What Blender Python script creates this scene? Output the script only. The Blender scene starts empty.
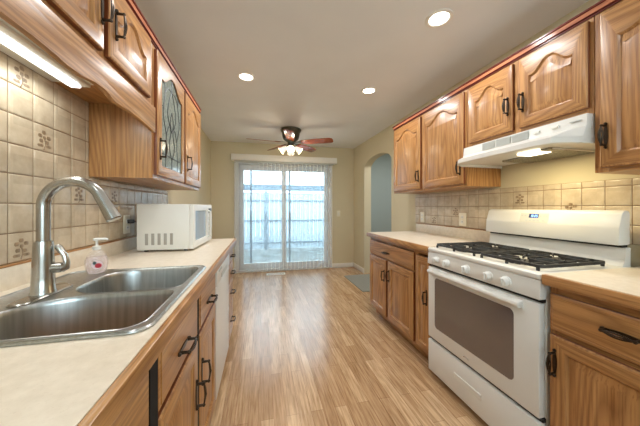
import bpy, bmesh, math, random
from mathutils import Vector, Matrix
random.seed(7)
PI = math.pi
S = bpy.context.scene
COL = S.collection

# ------------------------------------------------------------------ camera
YAW = math.atan(59 / 255)
cam_d = bpy.data.cameras.new('camera')
cam = bpy.data.objects.new('camera', cam_d)
COL.objects.link(cam)
cam.location = (0, 0, 1.2)
cam.rotation_euler = (PI / 2, 0, -YAW)
cam_d.sensor_width = 36
cam_d.lens = 36 * 255 / 640
cam_d.shift_y = -6 / 640
cam_d.clip_start = 0.02
S.camera = cam

# ------------------------------------------------------------------ world, exposure
S.view_settings.view_transform = 'Standard'
S.view_settings.look = 'None'
S.view_settings.gamma = 1
S.view_settings.use_curve_mapping = False
S.view_settings.exposure = 0.0
W = bpy.data.worlds.new('overcast_sky')
S.world = W
W.use_nodes = True
bg = W.node_tree.nodes['Background']
bg.inputs[0].default_value = (0.78, 0.92, 1.0, 1)
bg.inputs[1].default_value = 7.5
S.cycles.use_denoising = True
S.cycles.max_bounces = 10
S.cycles.diffuse_bounces = 6
S.cycles.transparent_max_bounces = 24

DOWN_W = 9.5        # each recessed ceiling lamp
FAN_W = 2.2         # each bulb of the fan
HOOD_W = 3.8
STRIP_W = 2.2

# ------------------------------------------------------------------ key measures (metres)
WL, WR, WF, WB = -0.87, 1.82, 4.85, -1.7     # walls: left, right, far, behind
CH = 2.375                                    # ceiling height

# ================================================================== materials
def srgb(r, g, b):
    f = lambda c: (c / 255 / 12.92) if c / 255 <= 0.04045 else ((c / 255 + 0.055) / 1.055) ** 2.4
    return (f(r), f(g), f(b), 1)

class NT:
    def __init__(s, name):
        s.m = bpy.data.materials.new(name)
        s.m.use_nodes = True
        s.t = s.m.node_tree
        s.b = s.t.nodes['Principled BSDF']
    def n(s, typ, **kw):
        nd = s.t.nodes.new(typ)
        for k, v in kw.items():
            setattr(nd, k, v)
        return nd
    def l(s, a, b):
        s.t.links.new(a, b)
    def coord(s, scale, rnd=True):
        tc = s.n('ShaderNodeTexCoord')
        mp = s.n('ShaderNodeMapping')
        mp.inputs['Scale'].default_value = scale
        if rnd:
            oi = s.n('ShaderNodeObjectInfo')
            ad = s.n('ShaderNodeVectorMath', operation='MULTIPLY_ADD')
            ml = s.n('ShaderNodeMath', operation='MULTIPLY')
            ml.inputs[1].default_value = 37.0
            s.l(oi.outputs['Random'], ml.inputs[0])
            ad.inputs[1].default_value = (1, 1, 1)
            s.l(tc.outputs['Object'], ad.inputs[0])
            s.l(ml.outputs[0], ad.inputs[2])
            s.l(ad.outputs[0], mp.inputs[0])
        else:
            s.l(tc.outputs['Object'], mp.inputs[0])
        return mp.outputs[0]
    def noise(s, vec, scale, detail=3, rough=.5, dist=0):
        n = s.n('ShaderNodeTexNoise')
        n.inputs['Scale'].default_value = scale
        n.inputs['Detail'].default_value = detail
        n.inputs['Roughness'].default_value = rough
        n.inputs['Distortion'].default_value = dist
        s.l(vec, n.inputs['Vector'])
        return n.outputs['Fac']
    def ramp(s, fac, stops):
        r = s.n('ShaderNodeValToRGB')
        el = r.color_ramp.elements
        while len(el) < len(stops):
            el.new(0.5)
        for e, (p, c) in zip(el, stops):
            e.position = p
            e.color = c
        s.l(fac, r.inputs[0])
        return r.outputs[0]
    def mix(s, fac, a, b, blend='MIX'):
        m = s.n('ShaderNodeMix', data_type='RGBA', blend_type=blend)
        for sock, v in ((m.inputs['Factor'], fac), (m.inputs['A'], a), (m.inputs['B'], b)):
            pass
        fi, ai, bi = m.inputs[0], m.inputs[6], m.inputs[7]
        for sock, v in ((fi, fac), (ai, a), (bi, b)):
            if hasattr(v, 'is_linked') or isinstance(v, bpy.types.NodeSocket):
                s.l(v, sock)
            else:
                sock.default_value = v
        return m.outputs[2]
    def bump(s, h, strength=.2, dist=.002):
        b = s.n('ShaderNodeBump')
        b.inputs['Strength'].default_value = strength
        b.inputs['Distance'].default_value = dist
        s.l(h, b.inputs['Height'])
        s.l(b.outputs[0], s.b.inputs['Normal'])
    def set(s, color=None, rough=.5, metal=0, spec=.5, coat=0):
        if color is not None:
            if isinstance(color, tuple):
                s.b.inputs['Base Color'].default_value = color
            else:
                s.l(color, s.b.inputs['Base Color'])
        s.b.inputs['Roughness'].default_value = rough
        s.b.inputs['Metallic'].default_value = metal
        s.b.inputs['Specular IOR Level'].default_value = spec
        s.b.inputs['Coat Weight'].default_value = coat
        s.b.inputs['Coat Roughness'].default_value = .15
        return s.m

def plain(name, col, rough=.5, metal=0, spec=.5, var=.06, scale=6, coat=0):
    m = NT(name)
    v = m.noise(m.coord((1, 1, 1)), scale, 3)
    lo = tuple(c * (1 - var) for c in col[:3]) + (1,)
    hi = tuple(min(1, c * (1 + var)) for c in col[:3]) + (1,)
    return m.set(m.ramp(v, [(.3, lo), (.7, hi)]), rough, metal, spec, coat)

def oak(name, axis, light, mid, dark, rough=.36, spec=.45):
    """oak with long pores and cathedral figure along the given local axis"""
    m = NT(name)
    sc = {'z': (1, 1, .09), 'x': (.09, 1, 1), 'y': (1, .09, 1)}[axis]
    v = m.coord(sc)
    big = m.noise(v, 4.6, 1.2, .35, .35)
    mul = m.n('ShaderNodeMath', operation='MULTIPLY')
    mul.inputs[1].default_value = 30
    m.l(big, mul.inputs[0])
    pp = m.n('ShaderNodeMath', operation='PINGPONG')
    pp.inputs[1].default_value = .5
    m.l(mul.outputs[0], pp.inputs[0])
    sc2 = {'z': (1, 1, .03), 'x': (.03, 1, 1), 'y': (1, .03, 1)}[axis]
    pores = m.noise(m.coord(sc2), 190, 3, .6)
    wide = m.noise(m.coord(sc2), 26, 2, .5)
    base = m.ramp(wide, [(.3, mid), (.7, light)])
    ring = m.ramp(pp.outputs[0], [(.0, (.46, .46, .46, 1)), (.18, (.26, .26, .26, 1)), (.40, (0, 0, 0, 1))])
    porm = m.ramp(pores, [(.50, (0, 0, 0, 1)), (.68, (1, 1, 1, 1))])
    c1 = m.mix(ring, base, dark)
    f = m.n('ShaderNodeMath', operation='MULTIPLY')
    f.inputs[1].default_value = .5
    m.l(porm, f.inputs[0])
    c2 = m.mix(f.outputs[0], c1, dark)
    m.bump(pores, .05, .0006)
    return m.set(c2, rough, 0, spec, .12)

OL, OM, OD = srgb(194, 146, 92), srgb(172, 121, 70), srgb(104, 60, 28)
M = {}
M['oak_v'] = oak('oak_vertical_grain', 'z', OL, OM, OD)
M['oak_h'] = oak('oak_horizontal_grain', 'x', OL, OM, OD)
M['oak_y'] = oak('oak_depth_grain', 'y', OL, OM, OD)
M['oak_crown'] = oak('oak_reddish_crown', 'y', srgb(196, 126, 88), srgb(182, 110, 74), srgb(126, 62, 42), .6, .25)
M['oak_edge'] = oak('reddish_oak_edge', 'z', srgb(136, 78, 44), srgb(118, 62, 34), srgb(80, 38, 20))
M['oak_dark'] = oak('oak_red_shadow_line', 'y', srgb(120, 48, 34), srgb(105, 40, 28), srgb(70, 24, 18), .6, .25)
M['wall'] = plain('tan_wall_paint', srgb(205, 194, 163), .75, var=.02, scale=2)
M['hall'] = plain('grey_hall_paint', srgb(160, 170, 166), .75, var=.02, scale=2)
M['ceil'] = plain('off_white_ceiling_paint', srgb(231, 232, 231), .85, var=.02, scale=3)
M['trimwhite'] = plain('white_trim_paint', srgb(232, 230, 222), .4, var=.02)
M['white'] = plain('white_enamel', srgb(219, 217, 210), .32, var=.015, coat=.08)
M['whitep'] = plain('white_plastic', srgb(224, 222, 214), .35, var=.015)
M['almond'] = plain('almond_plastic', srgb(226, 218, 196), .4, var=.02)
M['panel'] = plain('pale_grey_panel', srgb(204, 202, 190), .4, var=.02)
M['greyp'] = plain('light_grey_plastic', srgb(188, 190, 184), .45, var=.04)
M['vent'] = plain('shadow_grey_vent', srgb(158, 154, 144), .6, var=.05)
M['black'] = plain('black_plastic', srgb(24, 24, 24), .4, var=.1)
M['iron'] = plain('black_cast_iron', srgb(44, 43, 42), .55, var=.25, scale=60)
M['bronze'] = plain('antique_bronze', srgb(62, 50, 38), .38, metal=.85, var=.4, scale=90)
M['pewter'] = plain('dark_pewter', srgb(96, 96, 84), .35, metal=.8, var=.2, scale=30)
M['lead'] = plain('dark_lead_came', srgb(60, 66, 66), .4, metal=.6, var=.2, scale=50)
M['chrome'] = plain('chrome', srgb(225, 225, 225), .12, metal=1, var=.01)
M['dark'] = plain('gap_shade_black', srgb(14, 10, 8), .9, var=.1)

def mk_steel():
    m = NT('brushed_stainless_steel')
    n = m.noise(m.coord((1, 1, .02)), 90, 2)
    c = m.ramp(n, [(.3, srgb(168, 170, 168)), (.7, srgb(192, 194, 192))])
    return m.set(c, .31, 1)
M['steel'] = mk_steel()
M['nickel'] = plain('brushed_nickel', srgb(178, 176, 170), .24, metal=1, var=.03, scale=40)

def mk_counter():
    m = NT('cream_laminate_counter')
    v = m.coord((1, 1, 1), False)
    a = m.noise(v, 35, 4, .6)
    b = m.noise(v, 220, 2, .6)
    c = m.ramp(a, [(.3, srgb(216, 203, 182)), (.7, srgb(230, 218, 199))])
    sp = m.ramp(b, [(.60, (0, 0, 0, 1)), (.75, (.35, .35, .35, 1))])
    return m.set(m.mix(sp, c, srgb(196, 178, 152)), .32, 0, .5)
M['counter'] = mk_counter()

def mk_tile():
    m = NT('glazed_beige_tile')
    tc = m.n('ShaderNodeTexCoord')
    sn = m.n('ShaderNodeVectorMath', operation='SNAP')
    sn.inputs[1].default_value = (.103, .103, .107)
    m.l(tc.outputs['Object'], sn.inputs[0])
    wn = m.n('ShaderNodeTexWhiteNoise')
    m.l(sn.outputs[0], wn.inputs['Vector'])
    n = m.noise(m.coord((1, 1, 1), False), 14, 4, .6)
    a = m.ramp(n, [(.3, srgb(190, 172, 146)), (.7, srgb(214, 198, 172))])
    b = m.mix(wn.outputs['Value'], (.86, .86, .86, 1), (1, 1, 1, 1))
    c = m.mix(1.0, a, b, 'MULTIPLY')
    h = m.noise(m.coord((1, 1, 1), False), 22, 2, .5)
    m.bump(h, .35, .004)
    return m.set(c, .25, 0, .5)
M['tile'] = mk_tile()
M['grout'] = plain('brown_grout', srgb(138, 112, 86), .8, var=.15, scale=30)
M['motif'] = plain('painted_relief_motif', srgb(140, 118, 92), .4, var=.3, scale=80)

def mk_floor():
    m = NT('oak_strip_laminate_floor')
    tc = m.n('ShaderNodeTexCoord')
    mp = m.n('ShaderNodeMapping')
    mp.inputs['Rotation'].default_value = (0, 0, PI / 2)
    m.l(tc.outputs['Object'], mp.inputs[0])
    br = m.n('ShaderNodeTexBrick')
    br.offset = .37
    br.inputs['Scale'].default_value = 1
    br.inputs['Brick Width'].default_value = .62
    br.inputs['Row Height'].default_value = .072
    br.inputs['Mortar Size'].default_value = .0009
    br.inputs['Mortar Smooth'].default_value = .3
    br.inputs['Bias'].default_value = 0
    br.inputs['Color1'].default_value = srgb(210, 178, 140)
    br.inputs['Color2'].default_value = srgb(180, 144, 106)
    br.inputs['Mortar'].default_value = srgb(128, 88, 56)
    m.l(mp.outputs[0], br.inputs['Vector'])
    g = m.noise(m.coord((1, .045, 1), False), 95, 4, .65)
    g2 = m.noise(m.coord((1, .12, 1), False), 24, 3, .55, .8)
    gm = m.ramp(g, [(.36, (.68, .62, .56, 1)), (.62, (1.07, 1.07, 1.07, 1))])
    gm2 = m.ramp(g2, [(.3, (.78, .72, .66, 1)), (.55, (1, 1, 1, 1)), (.8, (1.1, 1.1, 1.1, 1))])
    c = m.mix(1.0, m.mix(1.0, br.outputs['Color'], gm, 'MULTIPLY'), gm2, 'MULTIPLY')
    m.bump(g, .04, .0005)
    return m.set(c, .23, 0, .65)
M['floor'] = mk_floor()

def mk_glass(name, tint=(1, 1, 1, 1), ior=1.45, rough=.02):
    m = NT(name)
    out = m.t.nodes['Material Output']
    tr = m.n('ShaderNodeBsdfTransparent')
    tr.inputs[0].default_value = tint
    gl = m.n('ShaderNodeBsdfGlossy')
    gl.inputs['Roughness'].default_value = rough
    fr = m.n('ShaderNodeFresnel')
    fr.inputs[0].default_value = ior
    mx = m.n('ShaderNodeMixShader')
    m.l(fr.outputs[0], mx.inputs[0])
    m.l(tr.outputs[0], mx.inputs[1])
    m.l(gl.outputs[0], mx.inputs[2])
    m.l(mx.outputs[0], out.inputs[0])
    return m.m
M['glass'] = mk_glass('window_glass', (.93, .97, .98, 1))
def mk_obscure():
    m = NT('obscure_leaded_glass')
    n = m.noise(m.coord((1, 1, 1), False), 70, 3)
    c = m.ramp(n, [(.3, srgb(124, 138, 130)), (.7, srgb(166, 176, 168))])
    m.bump(n, .25, .002)
    m.set(c, .10, 0, .6)
    m.b.inputs['Alpha'].default_value = .82
    return m.m
M['cabglass'] = mk_obscure()
def mk_clear(name, col, alpha):
    m = NT(name)
    m.set(col, .12, 0, .4)
    m.b.inputs['Alpha'].default_value = alpha
    return m.m
M['bottle'] = mk_clear('clear_bottle_plastic', srgb(236, 228, 226), .22)

def mk_sheer():
    m = NT('sheer_blind_fabric')
    out = m.t.nodes['Material Output']
    n = m.noise(m.coord((1, 1, .02)), 120, 2)
    tr = m.n('ShaderNodeBsdfTransparent')
    tr.inputs[0].default_value = (.97, .98, 1, 1)
    df = m.n('ShaderNodeBsdfDiffuse')
    df.inputs[0].default_value = srgb(236, 238, 236)
    tl = m.n('ShaderNodeBsdfTranslucent')
    tl.inputs[0].default_value = srgb(226, 234, 238)
    a = m.n('ShaderNodeMixShader'); a.inputs[0].default_value = .5
    m.l(df.outputs[0], a.inputs[1]); m.l(tl.outputs[0], a.inputs[2])
    b = m.n('ShaderNodeMixShader')
    r = m.ramp(n, [(.3, (.25, .25, .25, 1)), (.7, (.27, .27, .27, 1))])
    m.l(r, b.inputs[0])
    m.l(tr.outputs[0], b.inputs[1]); m.l(a.outputs[0], b.inputs[2])
    m.l(b.outputs[0], out.inputs[0])
    return m.m
M['sheer'] = mk_sheer()

def emit(name, col, strength):
    m = NT(name)
    m.b.inputs['Emission Color'].default_value = col
    m.b.inputs['Emission Strength'].default_value = strength
    return m.set(col, .4)
M['lamp'] = emit('lit_lamp_lens', (1, .93, .82, 1), 6)
M['tube'] = emit('lit_fluorescent_lens', (.98, 1, 1, 1), 3.5)
M['hoodlens'] = emit('lit_hood_lens', (1, .93, .70, 1), 4)
M['shade'] = emit('lit_frosted_shade', (1, .92, .76, 1), .75)
M['display'] = emit('blue_clock_display', srgb(24, 38, 82), .4)
M['digits'] = emit('lit_clock_digits', srgb(150, 200, 255), 2.0)
M['ovenglass'] = plain('dark_oven_glass', srgb(96, 88, 86), .06, var=.08, scale=3, spec=1.0, coat=1)
M['mwglass'] = plain('glare_toned_microwave_glass', srgb(150, 160, 168), .05, var=.05, scale=3, spec=.8)  # patio-door glare on the microwave window is put into this lighter colour
M['filter'] = plain('aluminium_grease_filter', srgb(160, 156, 140), .4, metal=.6, var=.35, scale=130)
M['blade'] = oak('reddish_fan_blade_wood', 'x', srgb(176, 92, 50), srgb(154, 74, 40), srgb(104, 44, 24), .22)
M['soap'] = mk_clear('clear_pink_soap', srgb(238, 214, 212), .35)
M['red'] = plain('red_label_print', srgb(196, 52, 66), .4, var=.1)
M['pinkl'] = plain('pale_label', srgb(236, 214, 216), .4, var=.05)
M['leaf'] = plain('dark_label_print', srgb(70, 88, 84), .4, var=.1)
M['mat'] = plain('grey_woven_mat', srgb(134, 132, 120), .9, var=.2, scale=120)
M['fence'] = plain('pale_painted_fence_board', srgb(168, 186, 197), .7, var=.06, scale=4)
M['fencedk'] = plain('blue_grey_fence_rail', srgb(88, 112, 126), .7, var=.08, scale=6)
M['fencecap'] = plain('slate_fence_cap', srgb(84, 110, 126), .7, var=.08, scale=6)
M['screen'] = plain('blue_grey_screen_frame', srgb(92, 128, 146), .5, var=.05)

def mk_ground():
    m = NT('patchy_patio_ground')
    n = m.noise(m.coord((1, 1, 1), False), 5, 6, .7)
    c = m.ramp(n, [(.38, srgb(66, 72, 70)), (.52, srgb(96, 104, 100)), (.60, srgb(130, 142, 144)), (.72, srgb(190, 198, 200))])
    return m.set(c, .9)
M['ground'] = mk_ground()

# ================================================================== mesh builder
class MB:
    def __init__(s):
        s.bm = bmesh.new()
    def _mi(s, faces, mi):
        for f in faces:
            f.material_index = mi
    def box(s, x0, x1, y0, y1, z0, z1, bev=0, mi=0, seg=2):
        x0, x1 = min(x0, x1), max(x0, x1); y0, y1 = min(y0, y1), max(y0, y1); z0, z1 = min(z0, z1), max(z0, z1)
        v = [s.bm.verts.new(p) for p in ((x0, y0, z0), (x1, y0, z0), (x1, y1, z0), (x0, y1, z0),
                                         (x0, y0, z1), (x1, y0, z1), (x1, y1, z1), (x0, y1, z1))]
        fs = [s.bm.faces.new([v[i] for i in q]) for q in ((0, 3, 2, 1), (4, 5, 6, 7), (0, 1, 5, 4), (1, 2, 6, 5), (2, 3, 7, 6), (3, 0, 4, 7))]
        s._mi(fs, mi)
        if bev:
            es = list({e for f in fs for e in f.edges})
            r = bmesh.ops.bevel(s.bm, geom=es, offset=bev, segments=seg, affect='EDGES', profile=.5)
            s._mi(r['faces'], mi)
        return s
    def loft(s, loops, cap0=False, cap1=False, mi=0, closed=True, mis=None):
        L = [[s.bm.verts.new(p) for p in lp] for lp in loops]
        n = len(L[0])
        for k in range(len(L) - 1):
            for i in range(n if closed else n - 1):
                j = (i + 1) % n
                try:
                    f = s.bm.faces.new((L[k][i], L[k][j], L[k + 1][j], L[k + 1][i]))
                    f.material_index = mis(k, i) if mis else mi
                except ValueError:
                    pass
        if cap0:
            f = s.bm.faces.new(list(reversed(L[0]))); f.material_index = mi
        if cap1:
            f = s.bm.faces.new(L[-1]); f.material_index = mi
        return s
    def tube(s, pts, r, seg=10, mi=0, closed=False, caps=True, flat=None):
        pts = [Vector(p) for p in pts]
        n = len(pts)
        rs = r if isinstance(r, (list, tuple)) else [r] * n
        loops = []
        prev = None
        for i, p in enumerate(pts):
            a = pts[(i - 1) % n] if (closed or i > 0) else p
            b = pts[(i + 1) % n] if (closed or i < n - 1) else p
            t = (b - a).normalized()
            if prev is None:
                u = t.orthogonal().normalized()
            else:
                u = (prev - t * prev.dot(t)).normalized()
            prev = u
            w = t.cross(u)
            loops.append([p + (u * math.cos(2 * PI * k / seg) + w * math.sin(2 * PI * k / seg)) * rs[i] for k in range(seg)])
        if closed:
            loops.append(loops[0])
            L = [[s.bm.verts.new(q) for q in lp] for lp in loops[:-1]]
            for k in range(n):
                A, B = L[k], L[(k + 1) % n]
                for i in range(seg):
                    j = (i + 1) % seg
                    f = s.bm.faces.new((A[i], A[j], B[j], B[i])); f.material_index = mi
        else:
            s.loft(loops, caps, caps, mi)
        return s
    def lathe(s, prof, c=(0, 0, 0), axis='z', seg=24, mi=0, cap0=True, cap1=True):
        loops = []
        for r, h in prof:
            lp = []
            for k in range(seg):
                a = 2 * PI * k / seg
                x, y = r * math.cos(a), r * math.sin(a)
                p = {'z': (x, y, h), 'x': (h, x, y), 'y': (x, h, y)}[axis]
                lp.append((c[0] + p[0], c[1] + p[1], c[2] + p[2]))
            loops.append(lp)
        return s.loft(loops, cap0, cap1, mi)
    def prism(s, poly, axis, a0, a1, mi=0, bev=0):
        def P(u, v, a):
            return {'x': (a, u, v), 'y': (u, a, v), 'z': (u, v, a)}[axis]
        v0 = [s.bm.verts.new(P(u, v, a0)) for u, v in poly]
        v1 = [s.bm.verts.new(P(u, v, a1)) for u, v in poly]
        n = len(poly)
        fs = [s.bm.faces.new(v0), s.bm.faces.new(list(reversed(v1)))]
        for i in range(n):
            j = (i + 1) % n
            fs.append(s.bm.faces.new((v0[j], v0[i], v1[i], v1[j])))
        s._mi(fs, mi)
        if bev:
            es = list({e for f in fs for e in f.edges})
            r = bmesh.ops.bevel(s.bm, geom=es, offset=bev, segments=2, affect='EDGES', profile=.5)
            s._mi(r['faces'], mi)
        return s
    def ball(s, c, r, mi=0, seg=12):
        rx, ry, rz = r if isinstance(r, (tuple, list)) else (r, r, r)
        loops = []
        for i in range(1, seg // 2):
            ph = PI * i / (seg // 2)
            loops.append([(c[0] + rx * math.sin(ph) * math.cos(2 * PI * k / seg), c[1] + ry * math.sin(ph) * math.sin(2 * PI * k / seg),
                           c[2] - rz * math.cos(ph)) for k in range(seg)])
        return s.loft(loops, True, True, mi)
    def plate(s, outer, holes, z0, z1, mi=0, axis='z', bev=0):
        """flat plate with holes, by filling 2D curves"""
        cu = bpy.data.curves.new('plate_outline', 'CURVE')
        cu.dimensions = '2D'; cu.fill_mode = 'BOTH'
        cu.extrude = (z1 - z0) / 2 - bev
        cu.bevel_depth = bev; cu.bevel_resolution = 2; cu.offset = -bev
        for lp in [outer] + list(holes):
            sp = cu.splines.new('POLY')
            sp.points.add(len(lp) - 1)
            for p, q in zip(sp.points, lp):
                p.co = (q[0], q[1], 0, 1)
            sp.use_cyclic_u = True
        ob = bpy.data.objects.new('plate_outline', cu)
        COL.objects.link(ob)
        dg = bpy.context.evaluated_depsgraph_get()
        me = bpy.data.meshes.new_from_object(ob.evaluated_get(dg))
        bpy.data.objects.remove(ob); bpy.data.curves.remove(cu)
        zc = (z0 + z1) / 2
        for v in me.vertices:
            u, w, h = v.co
            v.co = {'z': (u, w, h + zc), 'x': (h + zc, u, w), 'y': (u, h + zc, w)}[axis]
        nf = len(s.bm.faces)
        s.bm.from_mesh(me)
        s.bm.faces.ensure_lookup_table()
        for f in s.bm.faces[nf:]:
            f.material_index = mi
        bpy.data.meshes.remove(me)
        return s
    def xf(s, mat):
        bmesh.ops.transform(s.bm, matrix=mat, verts=s.bm.verts)
        return s
    def build(s, name, mats, parent=None, angle=35, loc=None):
        bmesh.ops.remove_doubles(s.bm, verts=s.bm.verts, dist=1e-6)
        bmesh.ops.recalc_face_normals(s.bm, faces=s.bm.faces)
        me = bpy.data.meshes.new(name)
        s.bm.to_mesh(me); s.bm.free()
        if not isinstance(mats, (list, tuple)):
            mats = [mats]
        for m in mats:
            me.materials.append(m)
        for p in me.polygons:
            p.use_smooth = True
        me.set_sharp_from_angle(angle=math.radians(angle))
        o = bpy.data.objects.new(name, me)
        COL.objects.link(o)
        if parent is not None:
            o.parent = parent
        if loc:
            o.location = loc
        return o

def tag(o, label, cat, group=None):
    o['label'] = label; o['category'] = cat
    if group: o['group'] = group
    return o
def thing(name, label, cat, loc=(0, 0, 0), rz=0, group=None):
    o = bpy.data.objects.new(name, None)
    o.empty_display_size = .1
    COL.objects.link(o)
    o.location = loc; o.rotation_euler = (0, 0, rz)
    return tag(o, label, cat, group)
def struct(name, mb, mats, parent=None):
    o = mb.build(name, mats, parent)
    if parent is None:
        o['kind'] = 'structure'
    return o
def lamp(kind, name, parent, loc, power, col, rot=(0, 0, 0), **kw):
    d = bpy.data.lights.new(name, kind)
    d.energy = power; d.color = col
    for k, v in kw.items():
        setattr(d, k, v)
    o = bpy.data.objects.new(name, d)
    COL.objects.link(o)
    o.parent = parent; o.location = loc; o.rotation_euler = rot
    return o
def rrect(x0, x1, y0, y1, r, n=6):
    if not isinstance(r, (list, tuple)): r = [r] * 4
    pts = []
    for (cx, cy, a0, rr) in ((x1 - r[0], y0 + r[0], -PI / 2, r[0]), (x1 - r[1], y1 - r[1], 0, r[1]), (x0 + r[2], y1 - r[2], PI / 2, r[2]), (x0 + r[3], y0 + r[3], PI, r[3])):
        for i in range(n + 1):
            a = a0 + PI / 2 * i / n
            pts.append((cx + rr * math.cos(a), cy + rr * math.sin(a)))
    return pts

# ================================================================== room shell
b = MB(); b.box(WL - .1, 4.2, WB - .1, WF + .12, -.1, 0)
struct('floor', b, M['floor'])
b = MB(); b.box(WL - .1, 4.2, WB - .1, WF + .12, CH, CH + .1)
struct('ceiling', b, M['ceil'])
b = MB(); b.box(WL - .1, WL, WB - .1, WF + .12, 0, CH)
struct('wall_left', b, M['wall'])
b = MB(); b.plate([(WL, 0), (4.2, 0), (4.2, CH), (WL, CH)], [[(-.55, .95), (1.55, .95), (1.55, 2.15), (-.55, 2.15)]], WB - .1, WB, axis='y')
struct('wall_back', b, M['wall'])
b = MB()
b.plate([(-.60, .90), (1.60, .90), (1.60, 2.20), (-.60, 2.20)], [[(-.50, 1.0), (.48, 1.0), (.48, 2.10), (-.50, 2.10)], [(.52, 1.0), (1.50, 1.0), (1.50, 2.10), (.52, 2.10)]], WB - .08, WB + .015, axis='y')
wn = struct('added_window_1', b, M['trimwhite'])  # unseen window, added to let daylight fill in from behind
b = MB(); b.box(-.51, 1.51, WB - .045, WB - .04, .99, 2.11); b.build('glass_pane', M['glass'], wn)
# right wall with the arched opening
A0, A1, ASP, AAP = 3.33, 4.31, 1.885, 2.05
arch = [(A0, 0.001), (A0, ASP)]
for i in range(1, 24):
    a = PI - PI * i / 24
    arch.append(((A0 + A1) / 2 + (A1 - A0) / 2 * math.cos(a), ASP + (AAP - ASP) * math.sin(a)))
arch += [(A1, ASP), (A1, 0.001)]
outl = [(WB, 0), (A0, 0)] + arch[1:-1] + [(A1, 0), (WF, 0), (WF, CH), (WB, CH)]
b = MB(); b.plate(outl, [], WR, WR + .13, axis='x')
struct('wall_right', b, M['wall'])
# far wall with the patio door opening
DX0, DX1, DZ1 = -.44, 1.34, 2.03
outl = [(WL, 0), (DX0, 0), (DX0, DZ1), (DX1, DZ1), (DX1, 0), (WR + .13, 0), (WR + .13, CH), (WL, CH)]
b = MB(); b.plate(outl, [], WF, WF + .12, axis='y')
struct('wall_far', b, M['wall'])
# hall beyond the arch
b = MB(); b.box(3.05, 3.15, WB, WF + .1, 0, CH)
struct('wall_hall', b, M['hall'])
b = MB(); b.box(WR + .13, 3.05, WF - .02, WF + .1, 0, CH)
struct('wall_hall_end', b, M['hall'])
b = MB(); b.box(WR + .13, 3.05, 2.2, 2.3, 0, CH)
struct('wall_hall_near', b, M['hall'])
# baseboards
b = MB()
for x0, x1 in ((WL, DX0 - .03), (DX1 + .03, WR)):
    b.box(x0, x1, WF - .014, WF, 0, .085, .004)
struct('baseboard_far', b, M['trimwhite'])
b = MB()
b.box(WR - .014, WR, A1, WF - .014, 0, .085, .004)
b.box(WR - .014, WR, 2.72, A0, 0, .085, .004)
struct('baseboard_right', b, M['trimwhite'])
b = MB(); b.box(WL, WL + .014, 2.46, WF - .014, 0, .085, .004)
struct('baseboard_left', b, M['trimwhite'])
b = MB(); b.box(3.036, 3.05, 2.3, WF - .02, 0, .085, .004)
struct('baseboard_hall', b, M['trimwhite'])

# ------------------------------------------------------------------ patio door
b = MB()
fy0, fy1 = WF - .012, WF + .11
b.box(DX0 - .03, DX0 + .055, fy0, fy1, 0, DZ1 + .03, .004)
b.box(DX1 - .055, DX1 + .03, fy0, fy1, 0, DZ1 + .03, .004)
b.box(DX0 + .055, DX1 - .055, fy0, fy1, DZ1 - .05, DZ1 + .03, .004)
b.box(DX0 + .055, DX1 - .055, fy0, fy1, 0, .035, .004)
door = b.build('door_1', M['trimwhite']); door['kind'] = 'structure'
def sash(x0, x1, y0, name):
    b = MB()
    st = .075
    b.plate([(x0, .035), (x1, .035), (x1, DZ1 - .05), (x0, DZ1 - .05)],
            [[(x0 + st, .15), (x1 - st, .15), (x1 - st, DZ1 - .15), (x0 + st, DZ1 - .15)]], y0, y0 + .034, axis='y', bev=.003)
    f = b.build(name, M['trimwhite'], door)
    b = MB(); b.box(x0 + st - .004, x1 - st + .004, y0 + .014, y0 + .020, .146, DZ1 - .146)
    b.build('glass_pane', M['glass'], f)
    return f
mid = .425
sash(DX0 + .055, mid + .035, WF + .062, 'fixed_sash')
sl = sash(mid - .035, DX1 - .055, WF + .012, 'sliding_sash')
b = MB()
hx = DX1 - .095
b.box(hx - .02, hx + .02, WF - .002, WF + .012, .90, 1.12, .004)
b.tube([(hx, WF, .93), (hx, WF - .035, .94), (hx, WF - .045, 1.0), (hx, WF - .035, 1.08), (hx, WF, 1.09)], .009, 8)
b.build('door_handle', M['almond'], sl)
# screen door parked in its track outside
b = MB()
x0, x1 = -.20, .56
b.plate([(x0, .04), (x1, .04), (x1, DZ1 - .055), (x0, DZ1 - .055)], [[(x0 + .035, .09), (x1 - .035, .09), (x1 - .035, DZ1 - .1), (x0 + .035, DZ1 - .1)]],
        WF + .098, WF + .116, axis='y')
sc = b.build('screen_frame', M['screen'], door)
b = MB(); b.box(x1 - .038, x1 + .004, WF + .085, WF + .098, .96, 1.10, .004)
b.build('screen_latch', M['black'], sc)

# ------------------------------------------------------------------ outside
b = MB(); b.box(-6, 9, WF + .12, 12, -.3, -.15)
o = struct('ground', b, M['ground'])
fr = thing('fence', 'pale board fence with rails and posts beyond the glass patio door', 'fence', (0, 8.2, -.15))
FX0, FX1 = -3.0, 5.5
b = MB()
x = FX0
while x < FX1:
    b.box(x, x + .137, 0, .018, .04, 1.80 + random.uniform(-.004, .004), .003)
    x += .142
b.build('boards', M['fence'], fr)
for z in (.22, .92, 1.55):
    b = MB(); b.box(FX0, FX1, -.04, 0, z - .022, z + .022, .003); b.build('rail', M['fencedk'], fr)
for x in (-2.2, .15, 2.5, 4.9):
    b = MB(); b.box(x - .045, x + .045, -.10, -.04, 0, 1.85, .004); b.build('post', M['fencedk'], fr)
b = MB(); b.box(FX0, FX1, -.11, .08, 1.87, 2.05, .006); b.build('cap_board', M['fencecap'], fr)

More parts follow.
